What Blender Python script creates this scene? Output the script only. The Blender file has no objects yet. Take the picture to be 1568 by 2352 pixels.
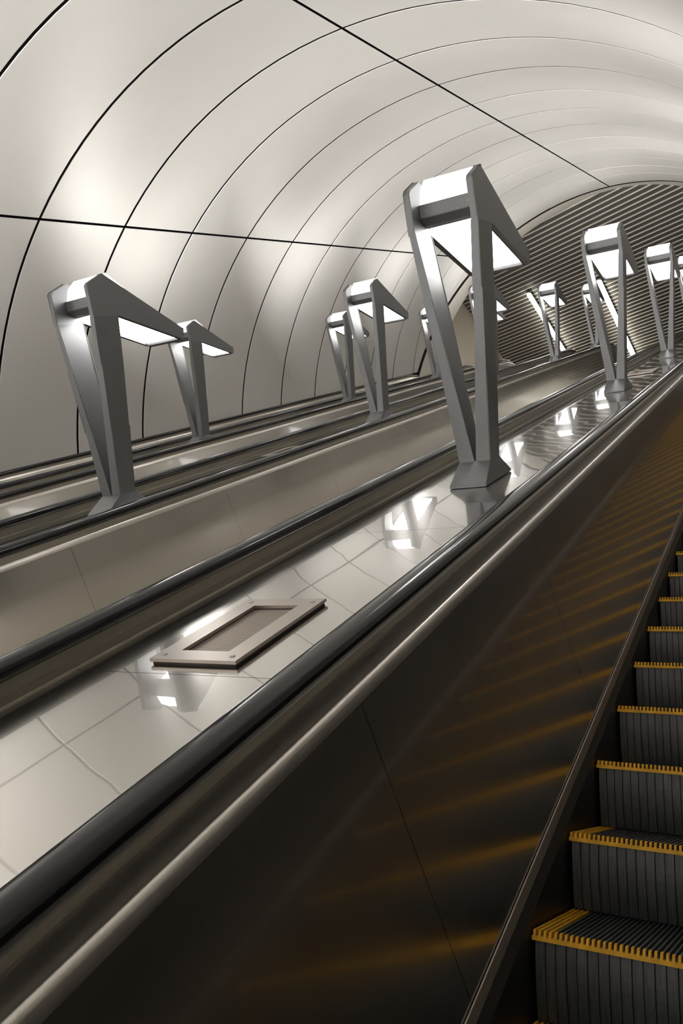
import bpy, bmesh, math, random
from mathutils import Matrix, Vector

# ------------------------------------------------------------------ camera
INC = math.radians(30.0)
CI, SI = math.cos(INC), math.sin(INC)
ZOFF = 8.0                                   # camera height above the lower hall


def world(x, s, n):
    """x across, s along the incline, n square to the incline -> world"""
    return Vector((x, s * CI - n * SI, s * SI + n * CI + ZOFF))


scene = bpy.context.scene
col = scene.collection
F_PX = 1862.35
RC = ((0.8718577, 0.4594519, -0.1696115),
      (-0.0628045, -0.2385724, -0.9690917),
      (-0.4857157, 0.8555625, -0.1791455))     # rows: image right, image down, forward


def wdir(r):
    x, s, n = r
    return Vector((x, s * CI - n * SI, s * SI + n * CI)).normalized()


right, down, fwd = (wdir(r) for r in RC)
cam_data = bpy.data.cameras.new('camera')
cam = bpy.data.objects.new('camera', cam_data)
col.objects.link(cam)
cam.matrix_world = Matrix(((right.x, -down.x, -fwd.x, 0), (right.y, -down.y, -fwd.y, 0),
                           (right.z, -down.z, -fwd.z, ZOFF), (0, 0, 0, 1)))
cam_data.sensor_fit = 'VERTICAL'
cam_data.sensor_height = 36.0
cam_data.lens = F_PX / 2352.0 * 36.0
cam_data.clip_start = 0.02
cam_data.clip_end = 200
scene.camera = cam

# ------------------------------------------------------------------ world, exposure
wd = bpy.data.worlds.new('world')
wd.use_nodes = True
wd.node_tree.nodes['Background'].inputs[0].default_value = (0.0, 0.0, 0.0, 1)
wd.node_tree.nodes['Background'].inputs[1].default_value = 0.0
scene.world = wd
vs = scene.view_settings
vs.view_transform = 'Standard'
vs.look = 'None'
vs.gamma = 1
vs.use_curve_mapping = False
vs.exposure = 0.86
LAMP_DOWN = 5.5
LAMP_UP = 30.0
LAMP_FRONT = 2.0
TUBE = 10.0
cy = scene.cycles
cy.max_bounces = 6
cy.diffuse_bounces = 4
cy.adaptive_threshold = 0.015
cy.glossy_bounces = 4
cy.sample_clamp_indirect = 6.0
cy.caustics_reflective = True
cy.blur_glossy = 0.3


# ------------------------------------------------------------------ materials
def mat(name, color, metallic=0.0, rough=0.5, emit=None, es=0.0, bump=None, var=None, aniso=0.0, coat=0.0, spec=0.5, rough_var=None, coat_rough=0.08, coat_ior=1.5):
    m = bpy.data.materials.new(name)
    m.use_nodes = True
    nt = m.node_tree
    b = nt.nodes['Principled BSDF']
    b.inputs['Base Color'].default_value = (*color, 1)
    b.inputs['Metallic'].default_value = metallic
    b.inputs['Roughness'].default_value = rough
    b.inputs['Specular IOR Level'].default_value = spec
    b.inputs['Anisotropic'].default_value = aniso
    b.inputs['Coat Weight'].default_value = coat
    b.inputs['Coat Roughness'].default_value = coat_rough
    b.inputs['Coat IOR'].default_value = coat_ior
    if emit:
        b.inputs['Emission Color'].default_value = (*emit, 1)
        b.inputs['Emission Strength'].default_value = es
    tc = nt.nodes.new('ShaderNodeTexCoord')

    def noise(scale, stretch, detail=2.0):
        mp = nt.nodes.new('ShaderNodeMapping')
        mp.inputs['Scale'].default_value = stretch
        nt.links.new(tc.outputs['Object'], mp.inputs['Vector'])
        nz = nt.nodes.new('ShaderNodeTexNoise')
        nz.inputs['Scale'].default_value = scale
        nz.inputs['Detail'].default_value = detail
        nt.links.new(mp.outputs['Vector'], nz.inputs['Vector'])
        return nz
    if bump:
        scale, stretch, strength, dist = bump
        nz = noise(scale, stretch)
        bp = nt.nodes.new('ShaderNodeBump')
        bp.inputs['Strength'].default_value = strength
        bp.inputs['Distance'].default_value = dist
        nt.links.new(nz.outputs['Fac'], bp.inputs['Height'])
        nt.links.new(bp.outputs['Normal'], b.inputs['Normal'])
        nt.links.new(bp.outputs['Normal'], b.inputs['Coat Normal'])
    if var:
        scale, stretch, amount = var
        nz = noise(scale, stretch, 4.0)
        mr = nt.nodes.new('ShaderNodeMapRange')
        mr.inputs['From Min'].default_value = 0.3
        mr.inputs['From Max'].default_value = 0.7
        mr.inputs['To Min'].default_value = 1 - amount
        mr.inputs['To Max'].default_value = 1 + amount
        nt.links.new(nz.outputs['Fac'], mr.inputs['Value'])
        mx = nt.nodes.new('ShaderNodeVectorMath')
        mx.operation = 'SCALE'
        mx.inputs[0].default_value = color
        nt.links.new(mr.outputs['Result'], mx.inputs['Scale'])
        nt.links.new(mx.outputs['Vector'], b.inputs['Base Color'])
    if rough_var:
        scale, stretch, lo, hi = rough_var
        nz = noise(scale, stretch, 3.0)
        mr = nt.nodes.new('ShaderNodeMapRange')
        mr.inputs['From Min'].default_value = 0.3
        mr.inputs['From Max'].default_value = 0.7
        mr.inputs['To Min'].default_value = lo
        mr.inputs['To Max'].default_value = hi
        nt.links.new(nz.outputs['Fac'], mr.inputs['Value'])
        nt.links.new(mr.outputs['Result'], b.inputs['Roughness'])
    return m


M = {
    'vault': mat('satin_vault_panel', (0.83, 0.81, 0.77), 0.35, 0.47, var=(0.8, (1, 1, 1), 0.03)),
    'gap': mat('joint_shadow_black', (0.012, 0.011, 0.010), 0.0, 0.8, spec=0.1),
    'band': mat('cream_plaster_band', (0.80, 0.75, 0.67), 0.0, 0.6),
    'cream': mat('cream_hall_wall', (0.50, 0.43, 0.35), 0.0, 0.35),
    'plank': mat('grey_ceiling_plank', (0.115, 0.110, 0.103), 0.0, 0.55),
    'slat': mat('cream_ceiling_slat', (0.88, 0.80, 0.70), 0.0, 0.45),
    'floor': mat('grey_stone_floor', (0.22, 0.21, 0.20), 0.0, 0.3, var=(6, (1, 1, 1), 0.15)),
    'deck': mat('mirror_polished_steel', (0.51, 0.485, 0.445), 1.0, 0.17, coat=1.0, coat_rough=0.015, coat_ior=1.6, bump=(2.4, (1, 0.5, 1), 0.06, 0.02)),
    'strip': mat('satin_steel_strip', (0.55, 0.50, 0.43), 1.0, 0.28),
    'lip': mat('satin_aluminium_lip', (0.62, 0.58, 0.53), 1.0, 0.28),
    'guide': mat('dull_steel_guide', (0.28, 0.26, 0.22), 0.9, 0.42),
    'panel': mat('brushed_steel_panel', (0.50, 0.47, 0.425), 1.0, 0.2, coat=0.5, coat_rough=0.05, coat_ior=1.5, var=(1.2, (0.3, 1, 1), 0.06), rough_var=(1.5, (1, 1, 1), 0.21, 0.26)),
    'skirt': mat('dark_satin_skirt', (0.022, 0.021, 0.020), 0.4, 0.40),  # skirts; also darkens the unseen right panel for the reflection
    'ledge': mat('skirt_ledge_metal', (0.30, 0.26, 0.23), 1.0, 0.38),
    'rubber': mat('black_handrail_rubber', (0.006, 0.006, 0.007), 0.0, 0.13, spec=0.45),
    'lamp': mat('satin_grey_lamp_metal', (0.185, 0.185, 0.188), 0.65, 0.43),
    'glow_up': mat('glowing_diffuser', (0.9, 0.9, 0.9), 0.0, 0.5, emit=(1.0, 0.98, 0.955), es=LAMP_UP),
    'glow_front': mat('glowing_front_glass', (0.9, 0.9, 0.9), 0.0, 0.5, emit=(1.0, 0.98, 0.955), es=LAMP_FRONT),
    'glow_down': mat('glowing_light_panel', (0.9, 0.9, 0.9), 0.0, 0.5, emit=(1.0, 0.98, 0.955), es=LAMP_DOWN),
    'tube': mat('glowing_ceiling_tube', (0.9, 0.9, 0.9), 0.0, 0.5, emit=(1.0, 0.97, 0.88), es=TUBE),
    'vent': mat('brushed_vent_steel', (0.52, 0.47, 0.425), 1.0, 0.30),
    'ventdark': mat('vent_shadow', (0.05, 0.035, 0.03), 0.3, 0.6),
    'mesh': mat('vent_mesh_wire', (0.42, 0.36, 0.32), 0.9, 0.38),
    'step': mat('step_grey_aluminium', (0.075, 0.077, 0.078), 0.35, 0.48, var=(30, (6, 1, 0.5), 0.25)),
    'groove': mat('step_groove_dark', (0.012, 0.012, 0.012), 0.0, 0.8),
    'yellow': mat('step_safety_yellow', (0.62, 0.32, 0.006), 0.0, 0.6, var=(25, (1, 1, 1), 0.2)),
}


# ------------------------------------------------------------------ helpers
class MB:
    def __init__(self):
        self.v, self.f, self.m = [], [], []

    def face(self, pts, mi=0):
        i = len(self.v)
        self.v += [tuple(p) for p in pts]
        self.f.append(tuple(range(i, i + len(pts))))
        self.m.append(mi)

    def hexa(self, b, t, mi=0):
        """b, t: four bottom and four top corners in the same order"""
        i = len(self.v)
        self.v += [tuple(p) for p in b] + [tuple(p) for p in t]
        q = [(3, 2, 1, 0), (4, 5, 6, 7), (0, 1, 5, 4), (1, 2, 6, 5), (2, 3, 7, 6), (3, 0, 4, 7)]
        self.f += [tuple(i + k for k in a) for a in q]
        self.m += [mi] * 6

    def box(self, x0, x1, y0, y1, z0, z1, mi=0):
        self.hexa([(x0, y0, z0), (x1, y0, z0), (x1, y1, z0), (x0, y1, z0)],
                  [(x0, y0, z1), (x1, y0, z1), (x1, y1, z1), (x0, y1, z1)], mi)

    def loft(self, rings, close=True, caps=True, mi=0):
        i = len(self.v)
        k = len(rings[0])
        for r in rings:
            self.v += [tuple(p) for p in r]
        for a in range(len(rings) - 1):
            for b in range(k if close else k - 1):
                c = (b + 1) % k
                self.f.append((i + a * k + b, i + a * k + c, i + (a + 1) * k + c, i + (a + 1) * k + b))
                self.m.append(mi)
        if caps and close:
            self.f.append(tuple(i + b for b in reversed(range(k))))
            self.f.append(tuple(i + (len(rings) - 1) * k + b for b in range(k)))
            self.m += [mi, mi]

    def build(self, name, mats, parent=None, smooth=False, recalc=True, bevel=0.0):
        me = bpy.data.meshes.new(name)
        me.from_pydata(self.v, [], self.f)
        if not isinstance(mats, (list, tuple)):
            mats = [mats]
        for m in mats:
            me.materials.append(m)
        me.polygons.foreach_set('material_index', self.m)
        if recalc:
            bm = bmesh.new()
            bm.from_mesh(me)
            bmesh.ops.recalc_face_normals(bm, faces=bm.faces)
            if bevel:
                bmesh.ops.remove_doubles(bm, verts=bm.verts, dist=1e-6)
                bm.normal_update()
                sharp = [e for e in bm.edges if len(e.link_faces) == 2 and e.calc_face_angle(0.0) > 0.35]
                bmesh.ops.bevel(bm, geom=sharp, offset=bevel, segments=2, affect='EDGES', clamp_overlap=True)
            bm.to_mesh(me)
            bm.free()
        if smooth:
            me.polygons.foreach_set('use_smooth', [True] * len(me.polygons))
            if smooth != 'all':
                me.set_sharp_from_angle(angle=math.radians(35))
        me.update()
        o = bpy.data.objects.new(name, me)
        col.objects.link(o)
        if parent:
            o.parent = parent
        return o


def incline(o, loc=(0, 0, 0)):
    """put an object built in (x, s, n) on the incline"""
    o.rotation_euler = (INC, 0, 0)
    o.location = world(*loc)
    return o


def tag(o, label, cat, group=None, kind=None):
    if label:
        o['label'] = label
        o['category'] = cat
    if group:
        o['group'] = group
    if kind:
        o['kind'] = kind
    return o


def empty(name):
    o = bpy.data.objects.new(name, None)
    o.empty_display_size = 0.1
    col.objects.link(o)
    return o


def structure(o):
    o['kind'] = 'structure'
    return o


def copy_tree(o, parent=None):
    c = o.copy()
    col.objects.link(c)
    if parent:
        c.parent = parent
    for ch in list(o.children):
        copy_tree(ch, c)
    return c


# ------------------------------------------------------------------ setting: the vault
TC = (-3.495, -1.715)
TR = 4.8
RING0, PITCH = 6.45, 1.277
A_BOT, A_SEAM, A_TOP = 166.5, 130.1, 89.6


def end_s(x, n):
    """where the upright end plane of the tunnel cuts the line (x, n)"""
    return (17.52 + 0.08 * (x + 4.0) + n * SI) / CI


def vault(name, sectors):
    mb = MB()
    gap = 0.017
    for k in range(-12, 13):
        s0, s1 = RING0 + k * PITCH + gap, RING0 + (k + 1) * PITCH - gap
        for a0, a1 in sectors:
            da = math.degrees(0.015 / TR)
            b0, b1 = a0 + da, a1 - da
            nseg = 14
            rows = []
            for j in range(nseg + 1):
                a = math.radians(b0 + (b1 - b0) * j / nseg)
                row = []
                for (s, r) in ((s0, TR + 0.03), (s0, TR + 0.004), (s0 + 0.005, TR), (s1 - 0.005, TR), (s1, TR + 0.004), (s1, TR + 0.03)):
                    x, n = TC[0] + r * math.cos(a), TC[1] + r * math.sin(a)
                    row.append((x, min(s, end_s(x, n) - 0.02), n))
                rows.append(row)
            if rows[0][3][1] - rows[0][2][1] < 0.01 and rows[-1][3][1] - rows[-1][2][1] < 0.01:
                continue
            mb.loft([q_[1:5] for q_ in rows], close=False)
            mb.loft([q_[:2] for q_ in rows], close=False, mi=1)
            mb.loft([q_[4:] for q_ in rows], close=False, mi=1)
            for row_ in (rows[0], rows[-1]):
                mb.face([row_[0], row_[1], row_[2], row_[3], row_[4], row_[5]], 1)
    o = mb.build(name, [M['vault'], M['gap']], smooth=True, recalc=False)
    return structure(incline(o))


vault('wall_left', [(A_SEAM, A_BOT)])
vault('ceiling', [(A_TOP, A_SEAM), (49.1, A_TOP)])
vault('wall_right', [(12.5, 49.1)])

mb = MB()                                              # dark shell seen through the joints
for rad, (aa, ab) in ((TR + 0.06, (-12, 192)),):
    rows = []
    for j in range(73):
        a = math.radians(aa + (ab - aa) * j / 72)
        x, n = TC[0] + rad * math.cos(a), TC[1] + rad * math.sin(a)
        rows.append([(x, -9.0, n), (x, end_s(x, n) + 0.27, n)])
    mb.loft(rows, close=False)
rows = []
for j in range(73):
    a = math.radians(-12 + 204 * j / 72)
    r = []
    for rad, ds in ((TR + 0.06, 0.0), (TR + 0.003, 0.0), (TR + 0.003, 0.20), (TR + 0.06, 0.20)):
        x, n = TC[0] + rad * math.cos(a), TC[1] + rad * math.sin(a)
        r.append((x, end_s(x, n) + ds, n))
    rows.append(r)
mb.loft(rows)
structure(incline(mb.build('trim_1', M['gap'], recalc=False, smooth='all')))

mb = MB()                                              # cream soffit ring at the mouth of the tunnel
rows = []
for j in range(61):
    a = math.radians(-5 + 190 * j / 60)
    r = []
    for rad, dy in ((TR + 0.5, 0.17), (TR + 0.0, 0.17), (TR + 0.0, 1.0), (TR + 0.5, 1.0)):
        x, n = TC[0] + rad * math.cos(a), TC[1] + rad * math.sin(a)
        s = end_s(x, n) + dy / CI
        r.append((x, s, n))
    rows.append(r)
mb.loft(rows)
structure(incline(mb.build('trim_2', M['band'], smooth=True)))

# lower hall end, closes the tunnel behind the camera
mb = MB()
mb.box(-9.5, 2.5, -9.15, -9.0, -6.5, 3.6)
structure(incline(mb.build('wall_back', M['vault'])))

# unseen sloping slab added under the escalators to block light leaks
mb = MB()
mb.box(-8.6, 1.55, -9.0, 21.2, -2.3, -2.1)
structure(incline(mb.build('floor', M['floor'])))

# upper hall ------------------------------------------------------
HZ = 14.0 + ZOFF
FZ = 8.42 + ZOFF
PHI = -0.3636
mb = MB()
mb.box(-9.6, 7.0, 16.4, 34.0, HZ + 0.05, HZ + 0.25, 0)
ca, sa = math.cos(PHI), math.sin(PHI)                 # slat direction in plan


def clip_line(px, py, x0, x1, y0, y1):
    t0, t1 = -1e9, 1e9
    for p, d, lo, hi in ((px, ca, x0, x1), (py, sa, y0, y1)):
        a, b = (lo - p) / d, (hi - p) / d
        t0, t1 = max(t0, min(a, b)), min(t1, max(a, b))
    return (t0, t1) if t1 > t0 else None


for i in range(0, 120):
    # slats every 0.2 m, counted square to their run
    q = 12.0 + 0.2 * i + 0.0
    bx, by = -sa * q, ca * q
    for off0, off1, z0, z1, mi in ((-0.018, 0.018, HZ + 0.030, HZ + 0.05, 1), (0.022, 0.046, HZ + 0.044, HZ + 0.05, 2)):
        cx, cyy = -sa * (q + off0), ca * (q + off0)
        cl = clip_line(cx, cyy, -8.93, 6.5, 16.6, 33.9)
        if not cl or cl[1] - cl[0] < 0.3:
            continue
        t0, t1 = cl
        p = []
        for t, o in ((t0, off0), (t1, off0), (t1, off1), (t0, off1)):
            p.append((-sa * (q + o) + ca * t, ca * (q + o) + sa * t))
        mb.hexa([(a, b, z0) for a, b in p], [(a, b, z1) for a, b in p], mi)
structure(mb.build('ceiling', [M['plank'], M['slat'], M['gap']]))

mb = MB()
mb.box(-9.2, -8.95, 17.2, 34.0, FZ - 0.5, HZ + 0.05)
structure(mb.build('wall_left', M['cream']))
mb = MB()
mb.box(6.5, 6.7, 17.6, 34.0, FZ - 0.5, HZ + 0.05)
structure(mb.build('wall_right', M['cream']))
mb = MB()
mb.box(-9.2, 6.7, 34.0, 34.2, FZ - 0.5, HZ + 0.05)
structure(mb.build('wall_far', M['cream']))
mb = MB()
mb.box(-9.2, 6.7, 18.9, 34.2, FZ - 0.25, FZ)
structure(mb.build('floor', M['floor']))

# ------------------------------------------------------------------ balustrades
N_REF = -0.60
S_BEND = 18.4
R_BEND = 3.0
S_START = -8.8
FLAT = 1.5
ARC = R_BEND * INC


def path(u, h):
    """u: run length from s = 0 on the reference line, h: height above it; returns (s, n)"""
    if u <= S_BEND:
        return u, N_REF + h
    c = (S_BEND, N_REF - R_BEND)
    if u <= S_BEND + ARC:
        a = (u - S_BEND) / R_BEND
        return c[0] + (R_BEND + h) * math.sin(a), c[1] + (R_BEND + h) * math.cos(a)
    a, e = INC, u - S_BEND - ARC
    return (c[0] + (R_BEND + h) * math.sin(a) + e * math.cos(a), c[1] + (R_BEND + h) * math.cos(a) - e * math.sin(a))


def stations(u0, u1, step=0.13):
    us = [u0]
    if u1 > S_BEND and u0 < S_BEND + ARC:
        a, b = max(u0, S_BEND), min(u1, S_BEND + ARC)
        n = max(1, int((b - a) / step))
        us += [a + (b - a) * i / n for i in range(n + 1)]
    us.append(u1)
    out = []
    for u in us:
        if not out or u - out[-1] > 1e-5:
            out.append(u)
    return out


U_END = S_BEND + ARC + FLAT


def sweep(mb, prof, u0, u1, xc, mi=0, close=True):
    rings = []
    for u in stations(u0, u1):
        r = []
        for x, n in prof:
            s_, n_ = path(u, n - N_REF)
            r.append((xc + x, s_, n_))
        rings.append(r)
    mb.loft(rings, close=close, caps=close, mi=mi)


JOINT = 1.333


def plates(mb, prof, xc, first, gap=0.0018, mi=0, pitch=JOINT):
    u = first
    while u - pitch > S_START:
        u -= pitch
    edges = [S_START]
    while u < U_END:
        if u > S_START + 0.05:
            edges.append(u)
        u += pitch
    edges.append(U_END)
    for a, b in zip(edges[:-1], edges[1:]):
        sweep(mb, prof, a + gap / 2, b - gap / 2, xc, mi)


def mir(p, sg):
    return [(sg * x, n) for x, n in p]


DECK_MID = [(-0.352, -0.6575), (0.352, -0.6575), (0.352, -0.6635), (-0.352, -0.6635)]
STRIP = [(0.3525, -0.653), (0.4050, -0.653), (0.4050, -0.662), (0.3525, -0.662)]
GUIDE = [(0.4055, -0.662), (0.4055, -0.6175), (0.447, -0.6175), (0.447, -0.640), (0.440, -0.662)]
LIP = [(0.4475, -0.6380), (0.460, -0.6420), (0.474, -0.6445), (0.486, -0.6445), (0.496, -0.6425), (0.503, -0.6402), (0.509, -0.6390), (0.5135, -0.6392),
       (0.5170, -0.6405), (0.5195, -0.6428), (0.5210, -0.6455), (0.5220, -0.6478), (0.5262, -0.6665), (0.5200, -0.6665), (0.5140, -0.6560), (0.4475, -0.6560)]
PANEL = [(0.5160, -0.6645), (0.6546, -1.3453), (0.6487, -1.3466), (0.5100, -0.6660)]
LEDGE = [(0.6555, -1.3420), (0.6575, -1.3408), (0.6600, -1.3415), (0.6620, -1.3440), (0.6720, -1.3570), (0.6720, -1.3640), (0.6560, -1.3540)]
SKIRT = [(0.6723, -1.3580), (0.6890, -1.3800), (0.6890, -1.85), (0.6800, -1.85), (0.6800, -1.3860), (0.6723, -1.3660)]
HR = [(0.0 + 0.039 * c, -0.5905 + h) for c, h in
      [(-0.55, 0.0215), (-0.80, 0.0165), (-0.96, 0.0085), (-1.0, -0.001), (-0.99, -0.011), (-0.90, -0.019), (-0.75, -0.024),
       (-0.45, -0.0255), (0.45, -0.0255), (0.75, -0.024), (0.90, -0.019), (0.99, -0.011), (1.0, -0.001), (0.96, 0.0085), (0.80, 0.0165),
       (0.55, 0.0215), (0.28, 0.0238), (0.0, 0.0245), (-0.28, 0.0238)]]
HRX = 0.4255


def balustrade(xc, sides, label, width, deck_first, panel_first, panel_mat='panel'):
    """sides: which of the two escalators beside it exist; width: deck span (lo, hi)"""
    root = empty('balustrade')
    incline(root)
    tag(root, label, 'balustrade')
    lo, hi = width
    core = MB()
    prof = []
    cr = [(0.349, -0.668), (0.50, -0.668), (0.505, -0.672), (0.643, -1.360), (0.660, -1.375), (0.676, -1.400), (0.676, -1.95)]
    prof += mir(cr, -1)[::-1] if -1 in sides else [(lo, -1.95), (lo, -0.668)]
    prof += cr if 1 in sides else [(hi, -0.668), (hi, -1.95)]
    sweep(core, prof, S_START, U_END - 0.03, xc)
    core.build('core', M['gap'], root)
    mb = MB()
    plates(mb, [(max(lo, -0.352), -0.6575), (min(hi, 0.352), -0.6575), (min(hi, 0.352), -0.6635), (max(lo, -0.352), -0.6635)], xc, deck_first, 0.002)
    mb.build('deck_plate', M['deck'], root)
    for sg in sides:
        mb = MB()
        sweep(mb, mir(STRIP, sg), S_START, U_END, xc)
        mb.build('edge_strip', M['strip'], root)
        mb = MB()
        sweep(mb, mir(GUIDE, sg), S_START, U_END, xc)
        mb.build('handrail_guide', M['guide'], root)
        mb = MB()
        plates(mb, mir(LIP, sg), xc, panel_first + 0.35, 0.0008, pitch=4.0)
        mb.build('rounded_lip', M['lip'], root, smooth=True)
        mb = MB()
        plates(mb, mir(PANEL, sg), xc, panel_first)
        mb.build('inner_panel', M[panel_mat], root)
        mb = MB()
        sweep(mb, mir(LEDGE, sg), S_START, U_END, xc)
        mb.build('skirt_ledge', M['ledge'], root, smooth=True)
        mb = MB()
        sweep(mb, mir(SKIRT, sg), S_START, U_END, xc)
        mb.build('skirt', M['skirt'], root)
    return root


ROW = 2.381
XC = [-1.303, -1.303 - ROW, -1.303 - 2 * ROW]
XR = XC[0] + ROW
XL = XC[2] - ROW
ESC = [XC[0] + ROW / 2 - ROW * i for i in range(4)]     # escalator centres, right to left

balustrade(XC[0], (-1, 1), 'wide polished steel deck and side panels up the middle, carrying the tallest lamp', (-9, 9), 2.72, 2.66)
balustrade(XC[1], (-1, 1), 'second polished steel deck with side panels, carrying the large lamp at the left', (-9, 9), 4.0, 2.81)
balustrade(XC[2], (-1, 1), 'narrow looking steel deck with side panels, third back from the yellow edged steps', (-9, 9), 3.1, 2.9)
balustrade(XL, (1,), 'steel balustrade running along the foot of the curved left wall', (0.26, 9), 3.4, 3.0)
balustrade(XR, (-1,), 'steel balustrade on the right side of the yellow edged steps, along the right wall', (-9, 0.10), 2.4, 2.2, 'skirt')  # unseen inner panel coloured dark so the near panel mirrors darkness


def handrail(x, label):
    mb = MB()
    rings = []
    us = stations(S_START, U_END - 0.05)
    for u in us:
        rings.append([(x + px, *path(u, n - N_REF)) for px, n in HR])
    # turn round the newel
    r = 0.22
    for i in range(1, 11):
        a = math.pi * i / 10
        ring = []
        for px, n in HR:
            rr = r + (n - N_REF)
            e = U_END - 0.05
            sA, nA = path(e + rr * math.sin(a), -r + rr * math.cos(a))
            ring.append((x + px, sA, nA))
        rings.append(ring)
    mb.loft(rings)
    o = incline(mb.build('handrail', M['rubber'], smooth=True))
    return tag(o, label, 'handrail', None)


handrail(XC[0] + HRX, 'thick black rubber handrail nearest the yellow edged steps, along the middle deck')
handrail(XC[0] - HRX, 'black rubber handrail along the far edge of the middle deck, behind the steel vent')
handrail(XC[1] + HRX, 'black rubber handrail in front of the foot of the large left lamp')
handrail(XC[1] - HRX, 'black rubber handrail just behind the foot of the large left lamp')
handrail(XC[2] + HRX, 'black rubber handrail on the near edge of the third deck back')
handrail(XC[2] - HRX, 'black rubber handrail on the far edge of the third deck back')
handrail(XL + HRX, 'leftmost black rubber handrail, right at the foot of the curved wall')
handrail(XR - HRX, 'black rubber handrail on the right side of the yellow edged steps')

# ------------------------------------------------------------------ steps
S_PITCH = 0.405
RISE, RUN = S_PITCH * SI, S_PITCH * CI
NOSE_N = -1.417
NOSE_S0 = 1.628
HW = 0.498
NR = 80
RP = 2 * HW / NR


def make_step():
    root = empty('escalator_step')
    t, y, r = MB(), MB(), MB()
    # tread plate and its ribs, running towards the next riser
    t.box(-HW + 4 * RP, HW - 4 * RP, 0.012, RUN + 0.05, 0.0, 0.008)
    for i in range(4, NR - 4):
        x = -HW + (i + 0.5) * RP
        t.box(x - RP * 0.19, x + RP * 0.19, 0.012, RUN + 0.045, 0.0075, 0.021)
    t.build('tread', M['step'], root)
    # yellow nose comb and side strips
    y.box(-HW, HW, -0.002, 0.012, -0.001, 0.0085)
    for i in range(NR):
        x = -HW + (i + 0.5) * RP
        w = RP * 0.24
        y.hexa([(x - w, -0.002, 0.008), (x + w, -0.002, 0.008), (x + w, 0.016, 0.008), (x - w, 0.016, 0.008)],
               [(x - w, 0.0005, 0.0215), (x + w, 0.0005, 0.0215), (x + w, 0.016, 0.0225), (x - w, 0.016, 0.0225)])
    for sg in (-1, 1):
        a, b = sg * (HW - 4 * RP), sg * HW
        y.box(min(a, b), max(a, b), 0.010, RUN + 0.04, 0.0, 0.010)
        for i in range(4):
            x = sg * (HW - (i + 0.5) * RP)
            y.box(x - RP * 0.25, x + RP * 0.25, 0.012, RUN + 0.04, 0.0095, 0.0215)
    y.build('yellow_edging', M['yellow'], root)
    # curved riser made of vertical bars with dark grooves between them
    hw = HW - 0.006
    nb = 40
    bp = 2 * hw / nb
    zs = [-0.001 - (RISE - 0.024) * k / 7 for k in range(8)]

    def ry(z):
        q = -z / (RISE - 0.024)
        return 0.006 + 0.034 * q * q
    rows = [[(-hw, ry(z) + 0.006, z), (hw, ry(z) + 0.006, z)] for z in zs]
    r.loft(rows, close=False, mi=1)
    for i in range(nb):
        x0, x1 = -hw + i * bp, -hw + (i + 1) * bp
        g = 0.0013
        o = 0.0016 if i % 2 else 0.0
        rows = [[(x0 + g, ry(z) + 0.006, z), (x0 + g, ry(z) + o, z), (x1 - g, ry(z) + o, z), (x1 - g, ry(z) + 0.006, z)] for z in zs]
        r.loft(rows, close=False)
    for sg in (-1, 1):
        r.loft([[(sg * hw, ry(z), z), (sg * hw, ry(z) + 0.12, z)] for z in zs], close=False)
    r.build('riser', [M['step'], M['groove']], root, recalc=False)
    return root


proto = make_step()
ORD = {-1: 'bottommost, only a corner in view', 0: 'second from the photo bottom, widest tread',
       1: 'third from the photo bottom', 2: 'fourth from the photo bottom', 3: 'fifth from the photo bottom',
       4: 'sixth from the photo bottom', 5: 'seventh from the photo bottom', 6: 'eighth from the photo bottom',
       7: 'ninth from the photo bottom', 8: 'topmost still in view at right'}
first = True
for e in range(4):
    for k in range(-3 if e == 0 else 2, 42):
        s = NOSE_S0 + S_PITCH * k
        o = proto if first else copy_tree(proto)
        first = False
        o.location = world(ESC[e], s, NOSE_N)
        if e == 0:
            if k in ORD:
                tag(o, 'grey ribbed escalator step with yellow edge, ' + ORD[k], 'escalator step', 'yellow edged steps of the nearest escalator')
            elif k < 0:
                tag(o, 'grey ribbed escalator step with yellow edge, below the photo', 'escalator step', 'steps below the photo')
            else:
                tag(o, 'grey ribbed escalator step with yellow edge, high up past the right edge', 'escalator step', 'steps past the right edge')
        else:
            nm = ('second', 'third', 'leftmost')[e - 1]
            tag(o, 'grey ribbed step with yellow edge sunk between panels of the %s escalator' % nm, 'escalator step', 'steps of the %s escalator' % nm)

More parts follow.
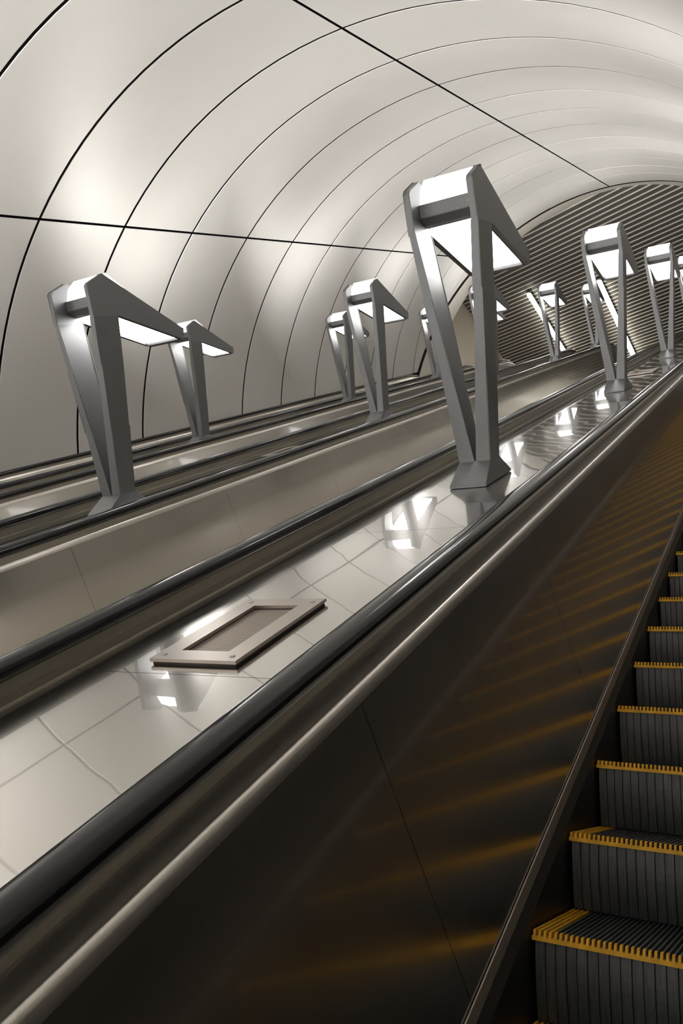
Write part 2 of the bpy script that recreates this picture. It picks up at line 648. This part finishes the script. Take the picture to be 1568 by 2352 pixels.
# ------------------------------------------------------------------ lamps
def make_lamp():
    root = empty('deck_lamp')
    H0, H1 = 0.09, 1.15

    def outer(n, arm=False):
        t = 1.0 if arm else min(1.0, max(0.0, (n - H0) / (H1 - H0)))
        return 0.075 + (0.165 - 0.075) * t

    def thick(n, arm=False):
        t = 1.0 if arm else min(1.0, max(0.0, (n - H0) / (H1 - H0)))
        return 0.072 + (0.030 - 0.072) * t
    # outline of the post and its slanting arm seen from the side, front edge up, arm, back edge down: (s, n, on the arm)
    front = [(-0.118, 0.085, 0), (-0.105, 0.50, 0), (-0.102, 0.87, 0), (-0.103, 1.165, 1)]
    back = [(0.012, 0.085, 0), (0.055, 0.50, 0), (0.088, 0.87, 0), (0.108, 1.166, 1)]
    head = [(0.108, 1.166), (-0.103, 1.165), (-0.103, 1.345), (-0.085, 1.362), (0.035, 1.412), (0.050, 1.411), (0.700, 1.060), (0.688, 0.990)]
    for sg in (-1, 1):
        mb = MB()
        for k in range(3):
            q = []
            for (s, n, am) in (front[k], back[k], back[k + 1], front[k + 1]):
                q.append((s, n, outer(n, am), thick(n, am)))
            for d in (0, 1):
                mb.face([(sg * (xo - d * th), s, n) for s, n, xo, th in q])
            for i, j in ((0, 3), (1, 2)):
                mb.face([(sg * q[i][2], q[i][0], q[i][1]), (sg * q[j][2], q[j][0], q[j][1]),
                         (sg * (q[j][2] - q[j][3]), q[j][0], q[j][1]), (sg * (q[i][2] - q[i][3]), q[i][0], q[i][1])])
            if k == 0:
                mb.face([(sg * q[0][2], q[0][0], q[0][1]), (sg * q[1][2], q[1][0], q[1][1]),
                         (sg * (q[1][2] - q[1][3]), q[1][0], q[1][1]), (sg * (q[0][2] - q[0][3]), q[0][0], q[0][1])])
        for x in (0.165, 0.135):
            mb.face([(sg * x, s, n) for s, n in head])
        for i in range(1, len(head)):
            (s0, n0), (s1, n1) = head[i], head[(i + 1) % len(head)]
            mb.face([(sg * 0.165, s0, n0), (sg * 0.165, s1, n1), (sg * 0.135, s1, n1), (sg * 0.135, s0, n0)])
        mb.build('forked_post', M['lamp'], root, bevel=0.003)
    mb = MB()                                          # wedge-shaped foot
    b0 = [(-0.088, -0.262, 0.002), (0.088, -0.262, 0.002), (0.100, 0.100, 0.002), (-0.100, 0.100, 0.002)]
    b1 = [(-0.088, -0.262, 0.014), (0.088, -0.262, 0.014), (0.100, 0.100, 0.014), (-0.100, 0.100, 0.014)]
    b2 = [(-0.077, -0.121, 0.098), (0.077, -0.121, 0.098), (0.077, 0.015, 0.098), (-0.077, 0.015, 0.098)]
    mb.loft([b0, b1, b2])
    mb.build('foot', M['lamp'], root, bevel=0.002)
    mb = MB()                                          # cross bar between the two heads
    poly = [(-0.005, 1.300), (0.028, 1.302), (0.065, 1.222), (0.070, 1.198), (0.028, 1.208), (-0.008, 1.240)]
    mb.loft([[(x, s, n) for s, n in poly] for x in (-0.134, 0.134)])
    bar = mb.build('cross_bar', M['lamp'], root, bevel=0.002)
    mb = MB()                                          # narrow bar closing the far end
    poly = [(0.655, 1.020), (0.655, 0.992), (0.684, 0.980), (0.690, 1.045), (0.66, 1.065)]
    mb.loft([[(x, s, n) for s, n in poly] for x in (-0.134, 0.134)])
    mb.build('end_bar', M['lamp'], root, bevel=0.002)
    mb = MB()                                          # glowing front and roof of the light box
    poly = [(0.012, 1.303), (0.040, 1.375), (0.105, 1.424), (0.335, 1.268), (0.640, 1.088), (0.640, 1.060), (0.10, 1.300)]
    x = 0.133
    for i in range(7):
        j = (i + 1) % 7
        mb.face([(-x, *poly[i]), (x, *poly[i]), (x, *poly[j]), (-x, *poly[j])], 1 if i in (2, 3) else 0)
    for q in (-x, x):
        mb.face([(q, *p_) for p_ in poly], 0)
    up = mb.build('diffuser', [M['glow_front'], M['glow_up']], root)
    up['label'] = 'glowing white front and top of the light box'
    mb = MB()
    poly = [(0.072, 1.206), (0.650, 1.006), (0.650, 1.020), (0.085, 1.222)]
    mb.loft([[(x, s, n) for s, n in poly] for x in (-0.122, 0.122)])
    dn = mb.build('light_panel', M['glow_down'], root)
    dn['label'] = 'glowing white underside of the light box'
    for x in (-0.10, 0.10):                            # two rivets on the cross bar
        mb = MB()
        ring = [(x + 0.005 * math.cos(a), -0.0075, 1.268 + 0.005 * math.sin(a)) for a in [i * math.pi / 4 for i in range(8)]]
        mb.loft([ring, [(p[0], -0.004, p[2]) for p in ring]])
        mb.build('rivet', M['guide'], bar)
    return root


LAMP_S0, LAMP_P, DECK_N = 3.726, 3.890, -0.6575
lab = {
    (0, 0): 'tall grey forked lamp in front, on the middle deck, largest in the photo',
    (0, 1): 'grey forked lamp on the middle deck, next one up behind the tallest lamp',
    (0, 2): 'grey forked lamp on the middle deck near the right edge, third up from the vent',
    (0, 3): 'grey forked lamp cut by the right edge of the photo, only partly seen',
    (1, 0): 'large grey forked lamp at the left side of the photo, standing on the second deck',
    (1, 1): 'grey forked lamp on the second deck, between the large left lamp and the tallest',
    (1, 2): 'small grey forked lamp behind the tallest lamp\'s post, upper of two',
    (1, 3): 'small grey forked lamp on the second deck crossing the left ceiling tube',
    (1, 4): 'small grey forked lamp behind the second lamp up the middle deck',
    (2, 1): 'grey forked lamp on the third deck just behind the large left lamp arm',
    (2, 2): 'small grey forked lamp partly covered by the lamp left of the tallest one',
    (2, 3): 'small grey forked lamp partly covered by the left post of the tallest lamp',
    (2, 4): 'tiny grey forked lamp behind the post of the tallest lamp, lower of two',
}
ROWN = ('middle', 'second', 'third')
lamp0 = make_lamp()
first = True
for r, off in enumerate((0.0, 0.055, 0.098)):
    for k in range(-3, 5):
        if (r, k) == (0, 4):
            continue
        o = lamp0 if first else copy_tree(lamp0)
        first = False
        incline(o, (XC[r] + 0.012, LAMP_S0 + off + LAMP_P * k, DECK_N))
        if (r, k) in lab:
            tag(o, lab[(r, k)], 'lamp', 'forked lamps on the decks')
        else:
            tag(o, 'grey forked lamp on the %s deck, outside the photo' % ROWN[r], 'lamp',
                'lamps of the %s deck outside the photo' % ROWN[r])

# ------------------------------------------------------------------ vents in the decks
def make_vent():
    root = empty('vent_grille')
    L, W = 0.45, 0.268
    il, iw = 0.335, 0.150
    for nm, z0, z1, gl, gm in (('gasket', 0.0, 0.007, -0.005, 'ventdark'), ('frame', 0.0072, 0.016, 0.0, 'vent')):
        mb = MB()
        a, b = L / 2 + gl, W / 2 + gl
        o_ = [(-b, -a), (b, -a), (b, a), (-b, a)]
        i_ = [(-iw / 2, -il / 2), (iw / 2, -il / 2), (iw / 2, il / 2), (-iw / 2, il / 2)]
        for q in range(4):
            w = (q + 1) % 4
            mb.hexa([(*o_[q], z0), (*o_[w], z0), (*i_[w], z0), (*i_[q], z0)], [(*o_[q], z1), (*o_[w], z1), (*i_[w], z1), (*i_[q], z1)])
        frame = mb.build(nm, M[gm], root)
    mb = MB()
    mb.box(-iw / 2, iw / 2, -il / 2, il / 2, 0.0002, 0.0012)
    mb.build('backing', M['ventdark'], root)
    mb = MB()
    for i in range(1, 56):
        y = -il / 2 + il * i / 56
        mb.box(-iw / 2, iw / 2, y - 0.0019, y + 0.0019, 0.0030, 0.0050)
    for i in range(1, 22):
        x = -iw / 2 + iw * i / 22
        mb.box(x - 0.0012, x + 0.0012, -il / 2, il / 2, 0.0026, 0.0044)
    mb.build('wire_mesh', M['mesh'], root)
    for sx in (-1, 1):
        for sy in (-1, 1):
            mb = MB()
            cx, cyy = sx * (W / 2 - 0.028), sy * (L / 2 - 0.028)
            rg = [[(cx + r * math.cos(i * math.pi / 6), cyy + r * math.sin(i * math.pi / 6), z) for i in range(12)]
                  for r, z in ((0.0075, 0.0159), (0.0068, 0.0180), (0.003, 0.0187))]
            mb.loft(rg)
            mb.build('screw', M['vent'], frame)
    return root


v0 = make_vent()
incline(v0, (-1.304, 1.663, -0.6575))
tag(v0, 'rectangular steel vent with fine mesh in the foreground of the middle deck', 'vent')
for (x, s, l) in ((-1.310, 9.25, 'small steel vent between the two middle deck lamps near the right edge'),
                  (XC[1] - 0.01, 5.79, 'steel vent on the second deck, half behind a handrail, right of the left lamp')):
    v = copy_tree(v0)
    incline(v, (x, s, -0.6575))
    tag(v, l, 'vent')

# ------------------------------------------------------------------ ceiling tubes of the upper hall
def tube(x0, y0, x1, y1, z, w, label, h=0.05):
    d = Vector((x1 - x0, y1 - y0, 0))
    L = d.length
    root = empty('ceiling_tube_light')
    root.location = (x0, y0, z)
    root.rotation_euler = (0, 0, math.atan2(d.y, d.x))

    def outline(w_, z_, g=0.0):
        out = []
        for cx, a0 in ((w_ / 2 - g, 90), (L - w_ / 2 + g, -90)):
            for i in range(7):
                a = math.radians(a0 + 180 * i / 6)
                out.append((cx + w_ / 2 * math.cos(a), w_ / 2 * math.sin(a), z_))
        return out
    mb = MB()
    mb.loft([outline(w, 0), outline(w, h)])
    lens = mb.build('lens', M['tube'], root)
    lens['label'] = 'glowing white tube'
    mb = MB()
    mb.loft([outline(w * 1.02, h + 0.001), outline(w * 1.02, h + 0.03)])
    mb.build('housing', M['guide'], root)
    tag(root, label, 'ceiling light')
    return root


tube(-6.77, 21.90, -6.70, 26.10, HZ - 0.13, 0.125, 'glowing white ceiling tube behind a small lamp, left of two')
tube(-4.65, 21.95, -4.55, 27.30, HZ - 0.13, 0.14, 'glowing white ceiling tube behind the second middle deck lamp, right of two')
wl = tube(-8.80, 19.10, -8.80, 19.62, ZOFF + 10.28, 0.12, 'short glowing white strip on the hall wall behind the leftmost handrail end', h=0.05)  # glowing strip set against the hall wall

bpy.context.view_layer.update()
